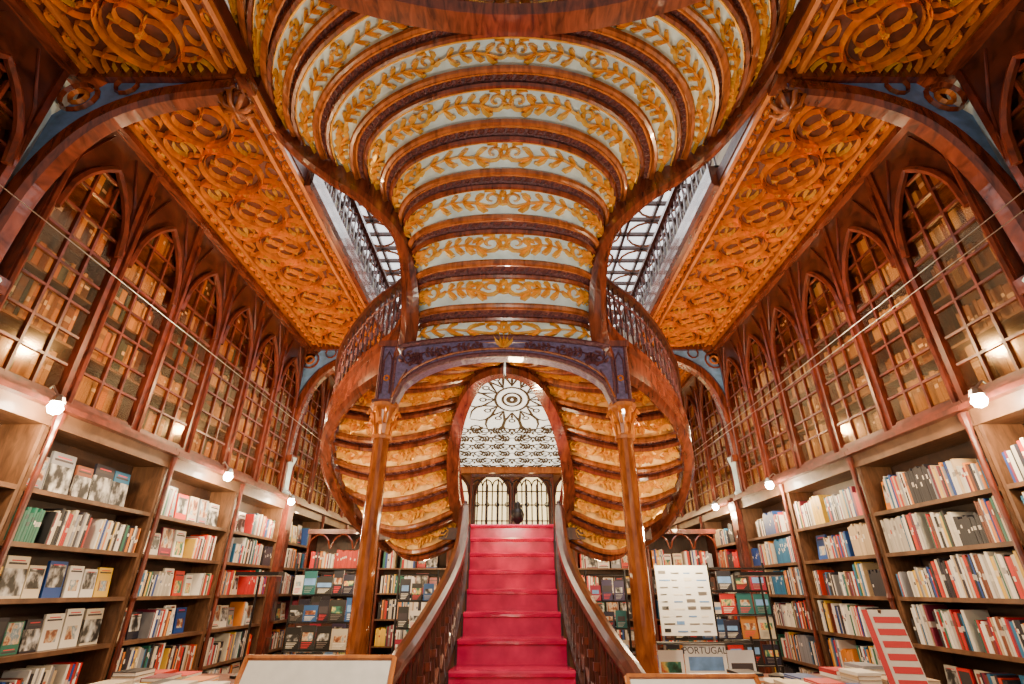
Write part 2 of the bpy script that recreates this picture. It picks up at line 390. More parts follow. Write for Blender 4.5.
# ---------------- lower bookcases + book records
BOOKS=[]
PALR=[(.74,.68,.56),(.8,.76,.68),(.82,.78,.70),(.68,.6,.46),(.55,.40,.24),(.02,.02,.025),(.03,.025,.04),(.48,.01,.012),(.55,.03,.01),(.01,.06,.28),(.02,.15,.32),(.75,.24,.02),(.8,.5,.05),(.2,.06,.03),(.25,.26,.3),(.82,.8,.76),(.02,.02,.03),(.2,.02,.05),(.5,.46,.4),(.02,.14,.10),(.7,.66,.6),(.015,.015,.03),(.6,.015,.015)]
PALU=[(.38,.24,.09),(.48,.33,.14),(.3,.15,.05),(.18,.08,.025),(.5,.4,.22),(.08,.03,.012)]
PALGLOW=[(.6,.26,.04),(.45,.17,.03),(.6,.34,.09),(.25,.08,.02),(.09,.03,.01),(.5,.3,.1),(.06,.10,.12)]  # amber glow inside the left cabinets put into the book colours
def colname(c):
    r,g,b=c
    if min(c)>.5: return 'white' if b>.65 else 'cream'
    if max(c)<.15: return 'black'
    if r>.6 and g>.3: return 'ochre'
    if r>.4 and g<.15: return 'red'
    if b>r and b>g: return 'blue'
    if g>r: return 'green'
    if abs(r-b)<.06: return 'grey'
    return 'brown'
def row(p0,D,L,rz,z,maxh,pal,grp,face=.0,fill=.95,tmin=.010,tmax=.036,dep=.19,hb=(.2,.3),jit=.02,fs=(.2,.28)):
    x=.02; D=Vector(D)
    while x<L-.04:
        if random.random()<face:
            for q in range(random.randint(2,5)):
                h=min(maxh-.02,random.uniform(*fs)); w=h*random.uniform(.62,.74)
                if x+w>L-.02: break
                c=random.choice(pal); p=Vector(p0)+D*(x+w/2); 
                BOOKS.append(dict(k='face',loc=Vector((p.x,p.y,z)),rz=rz+math.pi/2,lean=-.12,dim=(.02,w,h),c=c,g=grp)); x+=w+random.uniform(.012,.04)
            if L-x<.2: break
            continue
        run=random.randint(5,16); base=random.uniform(hb[0],min(hb[1],maxh-.03)); same=random.random()<.22; cc=random.choice(pal)
        for i in range(run):
            t=random.uniform(tmin,tmax); 
            if x+t>L-.02: break
            h=min(maxh-.02,base+random.uniform(-jit,jit)); c=cc if same else random.choice(pal)
            f=random.uniform(.75,1.08); c=tuple(min(.9,q*f) for q in c)
            p=Vector(p0)+D*(x+t/2)
            BOOKS.append(dict(k='up',loc=Vector((p.x,p.y,z)),rz=rz,lean=0,dim=(t*.96,dep,h),c=c,g=grp)); x+=t
        if L-x<.05: break
        if random.random()>fill: x+=random.uniform(.04,.12)
SH=[.26,.62,.98,1.34,1.70,2.06]
def bookcase(s,y0,y1):
    xf,xb=3.48,3.8; y0+=.003; y1-=.003
    e=empty('bookcase',(s*3.64,(y0+y1)/2,0),'brown wooden bookcase with open shelves full of books','bookcase',group='wall bookcases')
    m=MB(); m.box((s*xf,y0,0),(s*xb,y0+.03,2.6),W_TAN); m.box((s*xf,y1-.03,0),(s*xb,y1,2.6),W_TAN); m.box((s*(xb-.015),y0+.03,0),(s*xb,y1-.03,2.6),W_BACK)
    m.box((s*xf,y0+.03,0),(s*(xb-.02),y1-.03,.1),W_TAN)
    m.done('case_body',e)
    for z in SH:
        m=MB(); m.box((s*(xf+.004),y0+.03,z-.024),(s*(xb-.016),y1-.03,z),W_TAN); m.box((s*(xf-.004),y0+.03,z-.03),(s*(xf+.004),y1-.03,z+.003),W_TAN); m.done('shelf',e)
    m=MB(); m.box((s*(xf-.02),y0,2.5),(s*xb,y1,2.62),W_TAN); m.box((s*(xf-.09),y0,2.62),(s*xb,y1,2.66),W_RED); m.box((s*(xf-.05),y0,2.66),(s*xb,y1,2.7),W_RED); m.done('cornice',e)
    m=MB(); m.lathe((s*(xf-.03),y0+.04,0),[(.036,0),(.036,.12),(.022,.16),(.022,1.3),(.032,1.33),(.022,1.37),(.022,2.48),(.036,2.55),(.038,2.61)],W_RED,8); m.done('colonette',e)
for s in (-1,1):
    ys=[2.2,3.65,5.1,6.55,7.99]
    far=[8.21,9.65,11.1,12.5,13.9]
    for L in (ys,far):
        for a,b in zip(L,L[1:]):
            if a==2.2: a=2.97
            bookcase(s,a,b)
            for z in SH:
                mh=.33 if z<2 else .42
                big=(s<0 and z>2)
                if s<0: fc=1.0 if (z>2 and a<4) else (.6 if z>2 else (.55 if abs(z-.98)<.01 or (a<4 and abs(z-1.34)<.01) else .15))
                else: fc=.04
                row((s*(3.49+.095),a+.06,0),(0,1,0),b-a-.1,math.radians(-90*s),z+.001,mh,PALR,'books on the wall bookcase shelves',face=fc,fill=.72,tmax=.034,fs=(.26,.34) if big else (.2,.28))
# ---------------- upper glazed cabinets
def glazed(s,y0,y1):
    y0+=.002; y1-=.002
    yc=(y0+y1)/2; hw=(y1-y0)/2; X=3.6; zb=2.7; zt=H+3.8; zs=4.1
    e=empty('glazed_cabinet',(s*3.7,yc,zb),'red-brown gothic arched cabinet with leaded glass door' ,'cabinet',group='glazed gothic wall cabinets')
    a=hw-.065; A=archpts(a,a*2.6,9)
    m=MB()
    m.box((s*(X-.02),y0,zb),(s*3.8,y0+.05,zt),W_RED); m.box((s*(X-.02),y1-.05,zb),(s*3.8,y1,zt),W_RED)
    m.box((s*(X-.02),y0+.05,zb),(s*3.8,y1-.05,zb+.08),W_RED)
    vs=[(s*X,yc+p,zs+q) for p,q in A]+[(s*X,yc+p*hw/a*.96,zt) for p,q in A]; n=len(A)
    m.add(vs,[(i,i+1,n+i+1,n+i) for i in range(n-1)],W_DARK)
    m.tube([Vector((s*(X-.03),yc+p,zs+q)) for p,q in A],.032,W_RED,6)
    fn=lambda u,v:(Vector((s*(X-.005),yc+u,v)),Vector((-s,0,0)))
    for k in (-1,1): m.ribbon([(k*hw*.98,zs+.1),(k*hw*.8,zs+.55),(k*hw*.35,zs+.98)],.012,.02,fn,W_RED)
    m.tube([Vector((s*(X-.03),y0+.03,zb)),Vector((s*(X-.03),y0+.03,zt-.3))],.024,W_RED,6)
    m.box((s*(X-.08),y0,zt-.06),(s*3.8,y1,zt),W_STR)
    m.box((s*3.79,y0+.06,zb),(s*3.8,y1-.06,zt),W_BACK)
    m.done('cabinet_frame',e)
    m=MB(); b=a-.02
    def top(u): 
        u=abs(u); r=a*2.6; return zs+math.sqrt(max(0,r*r-(-u+a-r)**2))
    for i in (-1,1):
        u=i*b*.34; w=.011; m.box((s*(X-.01),yc+u-w,zb+.08),(s*(X+.02),yc+u+w,top(u)-.02),W_RED)
    z=zb+.08
    while z<zs+a*1.95:
        u=b
        if z>zs:
            while top(u)<z+.02 and u>.02: u-=.01
        m.box((s*(X-.008),yc-u,z),(s*(X+.018),yc+u,z+.02),W_RED); z+=.24
    d=m.done('cabinet_door',e)
    m=MB(); vs=[(s*(X+.01),yc-b,zb+.1)]+[(s*(X+.01),yc+p,zs+q) for p,q in A]+[(s*(X+.01),yc+b,zb+.1)]
    m.add(vs,[tuple(range(len(vs)))],GLASS); m.done('glass_pane',d)
    LV=(zb+.12,3.2,3.62,4.04,4.46)
    for z in LV:
        m=MB(); m.box((s*(X+.03),y0+.061,z-.02),(s*3.79,y1-.061,z),W_TAN); m.done('shelf',e)
        row((s*(3.65+.06),y0+.08,0),(0,1,0),2*hw-.16,math.radians(-90*s),z+.001,.40,PALU if s>0 else PALGLOW,'books in the glazed cabinets',fill=.3,tmin=.03,tmax=.075,dep=.1,hb=(.17,.34))
for s in (-1,1):
    glazed(s,1.9,2.7)
    n=6; w=(7.96-2.99)/n
    for i in range(n): glazed(s,2.99+i*w,2.99+(i+1)*w)
    w=(13.9-8.24)/n
    for i in range(n): glazed(s,8.24+i*w,8.24+(i+1)*w)
# freestanding back partitions
for s in (-1,1):
    for x0,x1 in ((1.0,2.1),(2.14,3.25)):
        e=empty('bookcase',(s*(x0+x1)/2,8.75,0),'brown freestanding bookcase with displayed books','bookcase',group='freestanding bookcases')
        a,b=sorted((s*x0,s*x1)); m=MB()
        m.box((a,8.6,0),(a+.03,8.95,2.2),W_RED); m.box((b-.03,8.6,0),(b,8.95,2.2),W_RED); m.box((a,8.93,0),(b,8.95,2.2),W_BACK); m.box((a-.015,8.57,2.2),(b+.015,8.97,2.27),W_RED)
        for i in range(3): 
            xx=a+(i+.5)*(b-a)/3; m.tube([Vector((xx+p,8.59,1.98+q)) for p,q in archpts((b-a)/6.3,.22,5)],.012,W_STR,5)
        m.done('case_body',e)
        for z in (.3,.65,1.0,1.35,1.7):
            m=MB(); m.box((a+.03,8.61,z-.02),(b-.03,8.93,z),W_TAN); m.done('shelf',e)
            row((a+.05,8.72,0),(1,0,0),b-a-.1,0,z+.001,.3,PALR,'books on the freestanding bookcases',face=.3,fill=.8)
# ---------------- staircase
ST_=empty('staircase',(0,5,0),'grand double-curved wooden staircase with red carpeted steps','staircase')
RX=cat([(.70,3.12,0),(.58,3.65,0),(.475,4.5,0),(.455,5.2,0),(.50,6.0,0),(.565,6.7,0)],8)
def railx(y):
    for a,b in zip(RX,RX[1:]):
        if a.y<=y<=b.y: return a.x+(b.x-a.x)*(y-a.y)/(b.y-a.y)
    return RX[0].x if y<3.5 else RX[-1].x
N=12; Y0=3.1; RUN=.3; RI=.175
m=MB(); mc=MB()
for i in range(N):
    ya=Y0+i*RUN; yb=ya+RUN; z=RI*(i+1); wa=railx(ya)-.02; wb=railx(yb)-.02
    m.add([(-wa,ya,z-RI-.1 if i else 0),(wa,ya,z-RI-.1 if i else 0),(wa,ya,z-.012),(-wa,ya,z-.012),(-wb,yb,z-.012),(wb,yb,z-.012)],[(0,1,2,3),(3,2,5,4)],W_DARK)
    ca,cb=wa-.02,wb-.02
    prof=[(ya-.006,z-RI),(ya-.006,z-.04),(ya-.03,z-.035),(ya-.036,z-.012),(ya-.028,z+.002),(ya,z+.004),(yb-.004,z+.004)]
    vs=[]
    for k,(y,zz) in enumerate(prof):
        w=ca if k<6 else cb; vs+=[(-w,y,zz),(w,y,zz)]
    mc.add(vs,[(2*k,2*k+1,2*k+3,2*k+2) for k in range(len(prof)-1)],RED)
m.done('step_body',ST_)
mc.box((-.54,6.7,2.1),(.54,7.9,2.108),RED)
mc.done('carpet',ST_,label='glossy crimson stair carpet')
m=MB(); m.box((-1.75,6.72,1.96),(1.75,8.0,2.1),W_DARK); m.done('landing',ST_)
def rh(y): return .82-.58*max(0,min(1,(y-3.4)/3.3))
for s in (-1,1):
    base=[Vector((s*(p.x+.03),p.y,max(.0,(p.y-Y0)*RI/RUN)+.02)) for p in RX]
    top=[Vector((s*(p.x+.05),p.y,max(.04,(p.y-Y0)*RI/RUN)+rh(p.y))) for p in RX]
    m=MB()
    m.vsweep(base,[(-.03,-.25),(.03,-.25),(.03,.06),(.045,.08),(.045,.11),(-.045,.11),(-.045,.08),(-.03,.06)],W_DARK)
    for k in range(34):
        t=(k+.5)/34; a=sample(base,t);b=sample(top,t)
        m.tube([a+Vector((0,0,.1)),a.lerp(b,.5)+Vector((0,0,.03)),b],.024,W_DARK,6)
        m.tube([a.lerp(b,.55),a.lerp(b,.62)],.036,W_RED,6)
        if k<33:
            hh=(b-a).z; t2=(k+1)/34; c=sample(top,t2)-Vector((0,0,.08*hh)); d=sample(top,(k+1.5)/34)
            b0=b-Vector((0,0,.2*hh)); d0=d-Vector((0,0,.2*hh)); m.tube([b0,c.lerp(b0,.35)+Vector((0,0,.02)),c,c.lerp(d0,.35)+Vector((0,0,.02)),d0],.016,W_RED,5)
            b0=a+Vector((0,0,.34*hh)); c=sample(base,t2)+Vector((0,0,.24*hh)); d0=sample(base,(k+1.5)/34)+Vector((0,0,.34*hh)); m.tube([b0,c,d0],.016,W_RED,5)
    m.done('balustrade',ST_,label='carved dark wood balustrade panel')
    m=MB(); m.vsweep(top,[(-.04,-.05),(.04,-.05),(.06,-.01),(.055,.025),(.02,.04),(-.02,.04),(-.055,.025),(-.06,-.01)],W_RAIL); m.done('handrail',ST_,label='broad polished dark wood handrail')
    for (x,y,z0,hh) in ((.76,3.06,0,.88),(.60,6.76,2.1,.3)):
        q=1 if z0==0 else .5
        m=MB(); m.lathe((s*x,y,z0),[(r*q,z) for r,z in [(.08,0),(.08,.12*hh),(.055,.18*hh),(.05,hh*.5),(.065,hh*.55),(.05,hh*.6),(.05,hh*.85),(.08,hh*.9),(.085,hh*.95),(.05,hh),(.055,hh+.02),(.005,hh+.04)]],W_DARK,8); m.done('newel_post',ST_)
m=MB()
for i in range(17):
    x=-.6+i*.075; m.tube([Vector((x,7.9,2.1)),Vector((x,7.9,2.85))],.011,IRON,5)
for i in range(8):
    c=-.6+.075+i*.15; m.tube([Vector((c+p,7.9,2.82+q)) for p,q in archpts(.075,.1,5)],.011,IRON,5); m.tube([Vector((c+.03*math.cos(a*.785),7.9,2.55+.03*math.sin(a*.785))) for a in range(9)],.008,IRON,4)
m.box((-.62,7.87,2.96),(.62,7.93,3.0),W_DARK); m.box((-.62,7.88,2.1),(.62,7.92,2.14),W_DARK)
m.done('landing_railing',ST_,label='black iron railing with small arches')
m=MB(); m.lathe((.08,7.3,2.109),[(.07,0),(.07,.03),(.03,.06),(.03,.1),(.08,.15),(.095,.22),(.07,.28),(.045,.3),(.055,.33),(.03,.38),(.01,.4)],IRON,12)
m.done('urn',label='small dark urn standing on the stair landing',cat='urn',smooth=True)
XOFF=True
# tiers
def tier(A,B,panel,band,gold,name,L=None,nseg=28,ref=Vector((0,-.6,-1)),sb=.38,lip=.03,tw=.026,gw=.024,sh=.84):
    m=MB(); 
    def P(w,s_):
        a=A(w);b=B(w); p=a.lerp(b,s_)
        if s_<sb: f=.22*(s_/sb)**1.5; e_=.022*math.sin(math.pi*s_/sb)
        else: f=.30+.70*math.sin((s_-sb)/(1-sb)*math.pi/2); e_=0
        p.z=a.z+(b.z-a.z)*f+e_; return p
    W=[i/nseg for i in range(nseg+1)]
    def strip(s0,s1,k,mat):
        S=[s0+(s1-s0)*j/k for j in range(k+1)]; vs=[P(w,q) for q in S for w in W]; n=nseg+1
        m.add(vs,[(j*n+i,j*n+i+1,(j+1)*n+i+1,(j+1)*n+i) for j in range(k) for i in range(nseg)],mat)
    strip(0,sb-.001,3,band); strip(sb-.001,1,5,panel)
    m.tube([P(w,sb)+Vector((0,-.012,-.025)) for w in W],lip,W_LIP,7)
    m.tube([P(w,sb-.09)+Vector((0,0,-.004)) for w in W],.012,W_ORG,5)
    m.tube([P(w,.03)+Vector((0,-.012,-.028)) for w in W],tw,W_STR,6)
    m.tube([P(w,.96)+Vector((0,-.004,-.018)) for w in W],.012,gold,5)
    ln=0; pr=None
    for w in W:
        p=P(w,.7)
        if pr: ln+=(p-pr).length
        pr=p
    hgt=0
    for j in range(6): hgt+=(P(.5,sb+(1-sb)*(j+1)/6)-P(.5,sb+(1-sb)*j/6)).length
    bh=(P(.5,sb-.08)-P(.5,.08)).length
    def mk(s0,s1,h):
        def fn(u,v):
            w=min(1,max(0,.5+u/ln)); q=min(s1,max(s0,(s0+s1)/2+v/h*(s1-s0)))
            p=P(w,q); e=.01; du=P(min(1,w+e),q)-P(max(0,w-e),q); dv=P(w,min(1,q+e))-P(w,max(0,q-e)); Nn=du.cross(dv)
            if Nn.length<1e-9: Nn=ref.copy()
            Nn.normalize()
            if Nn.dot(ref)<0: Nn=-Nn
            return p+Nn*.002,Nn
        return fn
    o=m.done(name,ST_)
    g=MB(); fn=mk(sb+.03,.95,hgt); L=L or .6; n=max(2,round(ln/L/2)*2); L2=ln/n
    for i in range(n):
        u=-ln/2+(i+.5)*L2; g.scroll(u,-hgt*.05,L2,hgt*sh,1 if i<n/2 else -1,fn,gold,min(gw,hgt*.075),.045)
    fb=mk(.1,sb-.1,bh); k=int(ln/.085)
    for i in range(k):
        u=-ln/2+(i+.5)*ln/k; r=min(.03,bh*.33); g.ring(u,0,r,.008,.016,fb,BANDR,6)
        g.ribbon([(u-.042,-bh*.4),(u-.01,0),(u+.042,bh*.4)],.009,.014,fb,BANDR)
    g.done('scroll_ornament',o,label='gilded acanthus scroll carving')
FT=[(4.56,4.62,.83,2.12),(4.29,4.50,.85,2.37),(3.97,4.28,.86,2.65),(3.66,4.10,.885,2.93),(3.36,3.98,.95,3.18),(3.06,3.90,1.08,3.42),(2.75,3.84,1.34,3.68),(2.45,3.78,1.70,3.87),(2.12,3.62,1.99,3.98),(1.8,3.35,2.13,4.04),(1.45,3.05,2.2,4.1),(1.05,2.7,2.26,4.16)]
def arc(k):
    cy,ey,hw,z=FT[k]
    def f(w):
        a=(w-.5)*math.pi; c=math.cos(a)
        return Vector((hw*math.sin(a),ey-(ey-cy)*c**.9 if c>0 else ey,z+H))
    return f
for k in range(len(FT)-1): tier(arc(k),arc(k+1),BLUE,PURP,GOLD,'soffit_tier',nseg=36)
for s in (-1,1):
    O=cat(rp([(s*1.62,7.1,.62),(s*1.93,6.7,.92),(s*2.03,6.0,1.3),(s*1.85,5.4,1.6),(s*1.48,4.88,1.9),(s*.96,4.6,2.08),(0,4.66,2.2)]),8)
    I=cat(rp([(s*.60,6.95,.62),(s*.69,6.75,.95),(s*.72,6.4,1.3),(s*.66,5.95,1.65),(s*.53,5.55,1.98),(s*.34,5.28,2.22),(s*.15,5.2,2.31),(0,5.19,2.33)]),8)
    NT=9
    def edge(t):
        def f(w):
            p=sample(I,t).lerp(sample(O,t),w); k=math.sin(math.pi*w); return p+Vector((s*.05*k,-.30*k*(1-t),-.26*k*(1-t*.8)))
        return f
    for k in range(NT):
        tier(edge(k/NT),edge((k+1)/NT),TAN,PURP,GOLD,'soffit_tier',L=.4,nseg=14,lip=.034,tw=.036,sb=.36,gw=.024,sh=.9)
    PO=cat(rp([(s*1.62,7.2,.6),(s*1.96,6.78,.85),(s*2.10,6.0,1.3),(s*1.92,5.33,1.64),(s*1.50,4.83,1.95),(s*1.06,4.52,2.15),(s*.94,4.4,2.4),(s*.905,4.22,2.65),(s*.92,4.08,2.93),(s*.99,3.98,3.18),(s*1.13,3.91,3.42),(s*1.41,3.86,3.66),(s*1.77,3.79,3.84),(s*2.07,3.55,3.94),(s*2.22,3.1,3.98),(s*2.27,2.4,4.0),(s*2.27,.9,4.0)]),6)
    PR=[(-.08,-.21),(-.03,-.25),(.03,-.25),(.08,-.21),(.08,-.13),(.045,-.1),(.045,.1),(.08,.14),(.08,.21),(-.08,.21),(-.08,.14),(-.045,.1),(-.045,-.1),(-.08,-.13)]
    def scf(t):
        if t<.20: return .72
        if t<.36: return .72+.32*(t-.20)/.16
        return 1.04 if t<.66 else max(.5,1.04-(t-.66)*3.4)
    m=MB(); m.vsweep(PO,PR,W_STR,scl=scf); m.done('outer_stringer',ST_,label='sweeping curved polished wood stringer')
    m=MB(); m.vsweep(I[:-1],[(-.07,-.20),(.07,-.20),(.08,-.13),(.05,-.08),(.05,.05),(.08,.1),(-.08,.1),(-.05,.05),(-.05,-.08),(-.08,-.13)],W_STR); m.done('inner_stringer',ST_,label='curved inner wood stringer framing the oval')
    m=MB(); n=110
    topP=[]
    for k in range(n+1):
        t=k/n*.93; a=sample(PO,t); hb=.82 if t<.62 else .95; tp=a+Vector((0,0,hb)); topP.append(tp)
        m.tube([a+Vector((0,0,.1)),a.lerp(tp,.5),tp],.012,W_DARK,5)
        m.tube([a.lerp(tp,.45),a.lerp(tp,.55)],.024,PURP,5)
    m.tube([p-Vector((0,0,.14)) for p in topP],.014,PURP,5); m.tube([p-Vector((0,0,.58)) for p in topP],.014,PURP,5)
    for k in range(0,n,2):
        a,b,c=topP[k],topP[k+1],topP[min(k+2,n)]; m.tube([a-Vector((0,0,.3)),b-Vector((0,0,.16)),c-Vector((0,0,.3))],.013,PURP,5)
    m.done('balustrade',ST_,label='purple-brown openwork balustrade')
    m=MB(); m.vsweep(topP,[(-.035,-.035),(.035,-.035),(.045,0),(.035,.035),(-.035,.035),(-.045,0)],W_DARK); m.done('handrail',ST_)
# front arch beam
BX=1.03
m=MB(); yb0,yb1=4.42,4.6; n=28; vs=[]
for i in range(n+1):
    x=-BX+2*BX*i/n; u=abs(x)/BX; zl=H+2.04-.50*(1-math.sqrt(max(0,1-u**2.1))); zt=H+2.12+.10*(1-u*u)
    for y in (yb0,yb1): vs+=[(x,y,zl),(x,y,zt)]
fs=[]
for i in range(n):
    a=i*4;b=a+4; fs+=[(a,b,b+1,a+1),(a+2,a+3,b+3,b+2),(a,a+2,b+2,b),(a+1,b+1,b+3,a+3)]
m.add(vs,fs,PURB)
lo=[Vector((vs[i*4][0],yb0-.01,vs[i*4][2])) for i in range(n+1)]; hi=[Vector((vs[i*4][0],yb0-.01,vs[i*4+1][2])) for i in range(n+1)]
m.tube(lo,.026,PURP,6); m.tube([p+Vector((0,-.01,.055)) for p in lo],.012,W_LIP,6); m.tube(hi,.03,PURP,6)
fn=lambda u,v:(Vector((u,yb0-.003,v)),Vector((0,-1,0)))
for k in (-1,1):
    m.scroll(k*.87,H+1.99,.22,.16,k,fn,PURP,.014,.025); m.scroll(k*.66,H+2.06,.28,.13,-k,fn,PURP,.013,.02); m.scroll(k*.36,H+2.12,.28,.1,-k,fn,PURP,.012,.02)
    m.ribbon([(k*.97,H+1.66),(k*.96,H+1.78),(k*.92,H+1.88)],.025,.02,fn,PURP)
for a in (-.9,-.45,0,.45,.9):
    m.ribbon([(t*.13*math.sin(a),H+2.1+t*.2*math.cos(a)) for t in (0,.3,.6,1)],.022,.04,fn,GOLD)
m.done('arch_beam',ST_,label='slate and purple carved arched beam')
# columns
for s in (-1,1):
    cx,cy=s*1.11,4.5
    e=empty('support_column',(cx-.08,cy,0),'slender polished wood column with gilded carved capital','column',group='staircase columns')
    m=MB(); m.lathe((cx,cy,0),[(.15,0),(.15,.2),(.12,.24),(.13,.3),(.1,.36)],W_STR,8); m.done('column_base',e)
    m=MB(); m.lathe((cx,cy,.36),[(.095,0),(.085,.3),(.1,.33),(.1,.38),(.085,.4),(.07,2.26)],W_COL,14); m.done('column_shaft',e)
    m=MB(); m.lathe((cx,cy,2.62),[(.09,0),(.09,.03),(.072,.05),(.08,.15),(.105,.26),(.13,.3),(.13,.33)],W_ORG,10)
    for j,(zz,rr) in enumerate(((2.66,.075),(2.76,.088))):
        for i in range(8):
            a=(i+.5*j)*math.pi/4; d=Vector((math.cos(a),math.sin(a),0)); c=Vector((cx,cy,zz))
            m.tube([c+d*rr,c+d*(rr+.015)+Vector((0,0,.08)),c+d*(rr+.05)+Vector((0,0,.13)),c+d*(rr+.06)+Vector((0,0,.09))],.016,GOLD2,5)
    m.done('capital',e,label='gilded leafy capital')
    m=MB(); m.box((cx-.07,cy-.07,2.95),(cx+.07,cy+.07,3.56),PURB); m.box((cx-.105,cy-.105,2.95),(cx+.105,cy+.105,2.98),W_STR); m.box((cx-.105,cy-.105,3.52),(cx+.105,cy+.105,3.58),W_STR)
    for dx in (-.07,.07): m.tube([Vector((cx+dx,cy-.07,2.98)),Vector((cx+dx,cy-.07,3.52))],.018,PURP,6)
    f3=lambda u,v:(Vector((cx+u,cy-.072,v)),Vector((0,-1,0)))
    m.ribbon([(-.04,3.04),(-.04,3.38),(0,3.47),(.04,3.38),(.04,3.04)],.01,.015,f3,PURP,False); m.ring(0,3.2,.025,.009,.015,f3,GOLD2,8)
    m.done('pier_block',e,label='carved dark slate post block')
XOFF=False
# top curved beam
m=MB(); P=[Vector((x/10,2.33-.14*(x/10)**2,H+3.9)) for x in range(-22,23,2)]
m.vsweep(P,[(-.12,-.05),(-.08,-.12),(.08,-.12),(.12,-.05),(.12,.15),(-.12,.15)],W_STR); m.done('trim_4',kind='structure',label='curved polished wood beam overhead',cat='beam')
# upper gallery balustrades
for s in (-1,1):
    m=MB()
    for i in range(60):
        y=4.1+i*.16; x=s*2.24
        m.lathe((x,y,H+4.12),[(.016,0),(.01,.1),(.02,.3),(.008,.5),(.016,.75)],W_DARK,6)
    for y0 in range(20):
        c=4.25+y0*.48; m.tube([Vector((s*2.24,c+p,H+4.6+q)) for p,q in archpts(.2,.26,5)],.012,PURP,4); m.tube([Vector((s*2.24,c+.09*math.cos(a*.785),H+4.38+.09*math.sin(a*.785))) for a in range(9)],.01,PURP,4)
    m.box((s*2.19,4.05,H+4.86),(s*2.29,13.8,H+4.92),W_DARK); m.box((s*2.19,4.05,H+4.1),(s*2.29,13.8,H+4.13),W_DARK)
    m.done('gallery_balustrade',label='dark openwork upper gallery balustrade',cat='balustrade')
# ---------------- lamps & cables
def lamp(x,y,z,power=60):
    s=1 if x>0 else -1
    e=empty('shelf_lamp',(s*3.4,y,z+.05),'small glowing bulb on a thin metal arm','lamp',group='bulbs above the shelves')
    m=MB(); m.tube([Vector((s*3.38,y,2.72)),Vector((s*3.36,y,2.74)),Vector((s*(abs(x)+.03),y,z+.1)),Vector((x,y,z+.07))],.008,METAL,5); m.done('lamp_arm',e)
    m=MB(); m.lathe((x,y,z+.03),[(.05,0),(.035,.04),(.015,.06)],METAL,8); m.done('lamp_shade',e)
    m=MB(); m.lathe((x,y,z-.06),[(.004,0),(.035,.014),(.05,.05),(.034,.09)],BULB,10); m.done('light_bulb',e,smooth=True)
    L=bpy.data.lights.new('bulb_light','POINT'); L.energy=power; L.color=(1,.72,.40); L.shadow_soft_size=.05
    o=bpy.data.objects.new('bulb_light',L); o.location=(x-s*.06,y,z-.13); COL.objects.link(o)
for y in (3.45,5.9,7.75): lamp(-3.28,y,H+1.18)
for y in (3.35,6.55,8.45): lamp(3.28,y,H+1.2)
for x,z0,z1 in ((2.8,1.98,1.9),(2.84,1.9,1.86),(-2.8,2.0,1.95)):
    m=MB(); m.tube([Vector((x,-.5,H+z0)),Vector((x,4,H+(z0+z1)/2)),Vector((x,8.1,H+z1))],.0035,METAL,4); m.done('cable',label='thin taut steel cable above the aisle',cat='cable',group='aisle cables')
# ---------------- tables, displays
def table(x0,x1,y0,y1,z):
    e=empty('display_table',((x0+x1)/2,(y0+y1)/2,0),'dark wooden book display table','table',group='display tables')
    m=MB(); m.box((x0,y0,z-.05),(x1,y1,z),W_RED); m.box((x0+.05,y0+.05,z-.14),(x1-.05,y1-.05,z-.05),W_DARK); m.done('table_top',e)
    for x in (x0+.08,x1-.08):
        for y in (y0+.08,y1-.08):
            m=MB(); m.lathe((x,y,0),[(.03,0),(.045,.05),(.03,.12),(.04,.4),(.03,z-.24),(.05,z-.2),(.05,z-.14)],W_DARK,8); m.done('leg',e)
tabs=[(-2.75,-1.45,3.2,4.6,.82),(1.5,2.75,3.2,4.6,.82),(-1.3,-.45,2.15,2.75,.86),(.5,1.3,2.15,2.75,.86)]
for t in tabs: table(*t)
for (x0,x1,y0,y1,z) in tabs[:2]:
    y=y0+.15
    while y<y1-.1:
        x=x0+.12
        while x<x1-.1:
            if not ((x>1.75 and y<3.85) or (abs(abs(x)-1.98)<.22 and abs(y-4.4)<.24)) and random.random()<.75:
                zz=z+.001; 
                for k in range(random.randint(1,3)):
                    t=random.uniform(.015,.03)
                    BOOKS.append(dict(k='flat',loc=Vector((x,y,zz)),rz=random.uniform(-.06,.06),lean=0,dim=(.16,.22,t),c=random.choice(PALR),g='books stacked on the display tables')); zz+=t+.001
            x+=.2
        y+=.27
def board(x0,x1,y,z0,z1,tilt):
    e=empty('framed_board',((x0+x1)/2,y,z0),'tilted white board in a thin tan wood frame on a table','sign board',group='framed boards')
    def f(u,v): return Vector((x0+(x1-x0)*u,y+tilt*v,z0+(z1-z0)*v))
    m=MB(); m.add([f(0,0),f(1,0),f(1,1),f(0,1)],[(0,1,2,3)],WHITE); m.done('board_panel',e)
    m=MB(); p=[f(0,0),f(1,0),f(1,1),f(0,1)]
    for a,b in zip(p,p[1:]+p[:1]): m.tube([a,b],.012,W_ORG,6)
    m.tube([f(.1,1),Vector((x0+.1,y+tilt+.12,z0))],.01,W_TAN,5); m.tube([f(.9,1),Vector((x1-.1,y+tilt+.12,z0))],.01,W_TAN,5)
    m.done('board_frame',e)
board(-1.17,-.52,2.45,.875,1.13,.16); board(.5,1.06,2.45,.875,1.06,.16)
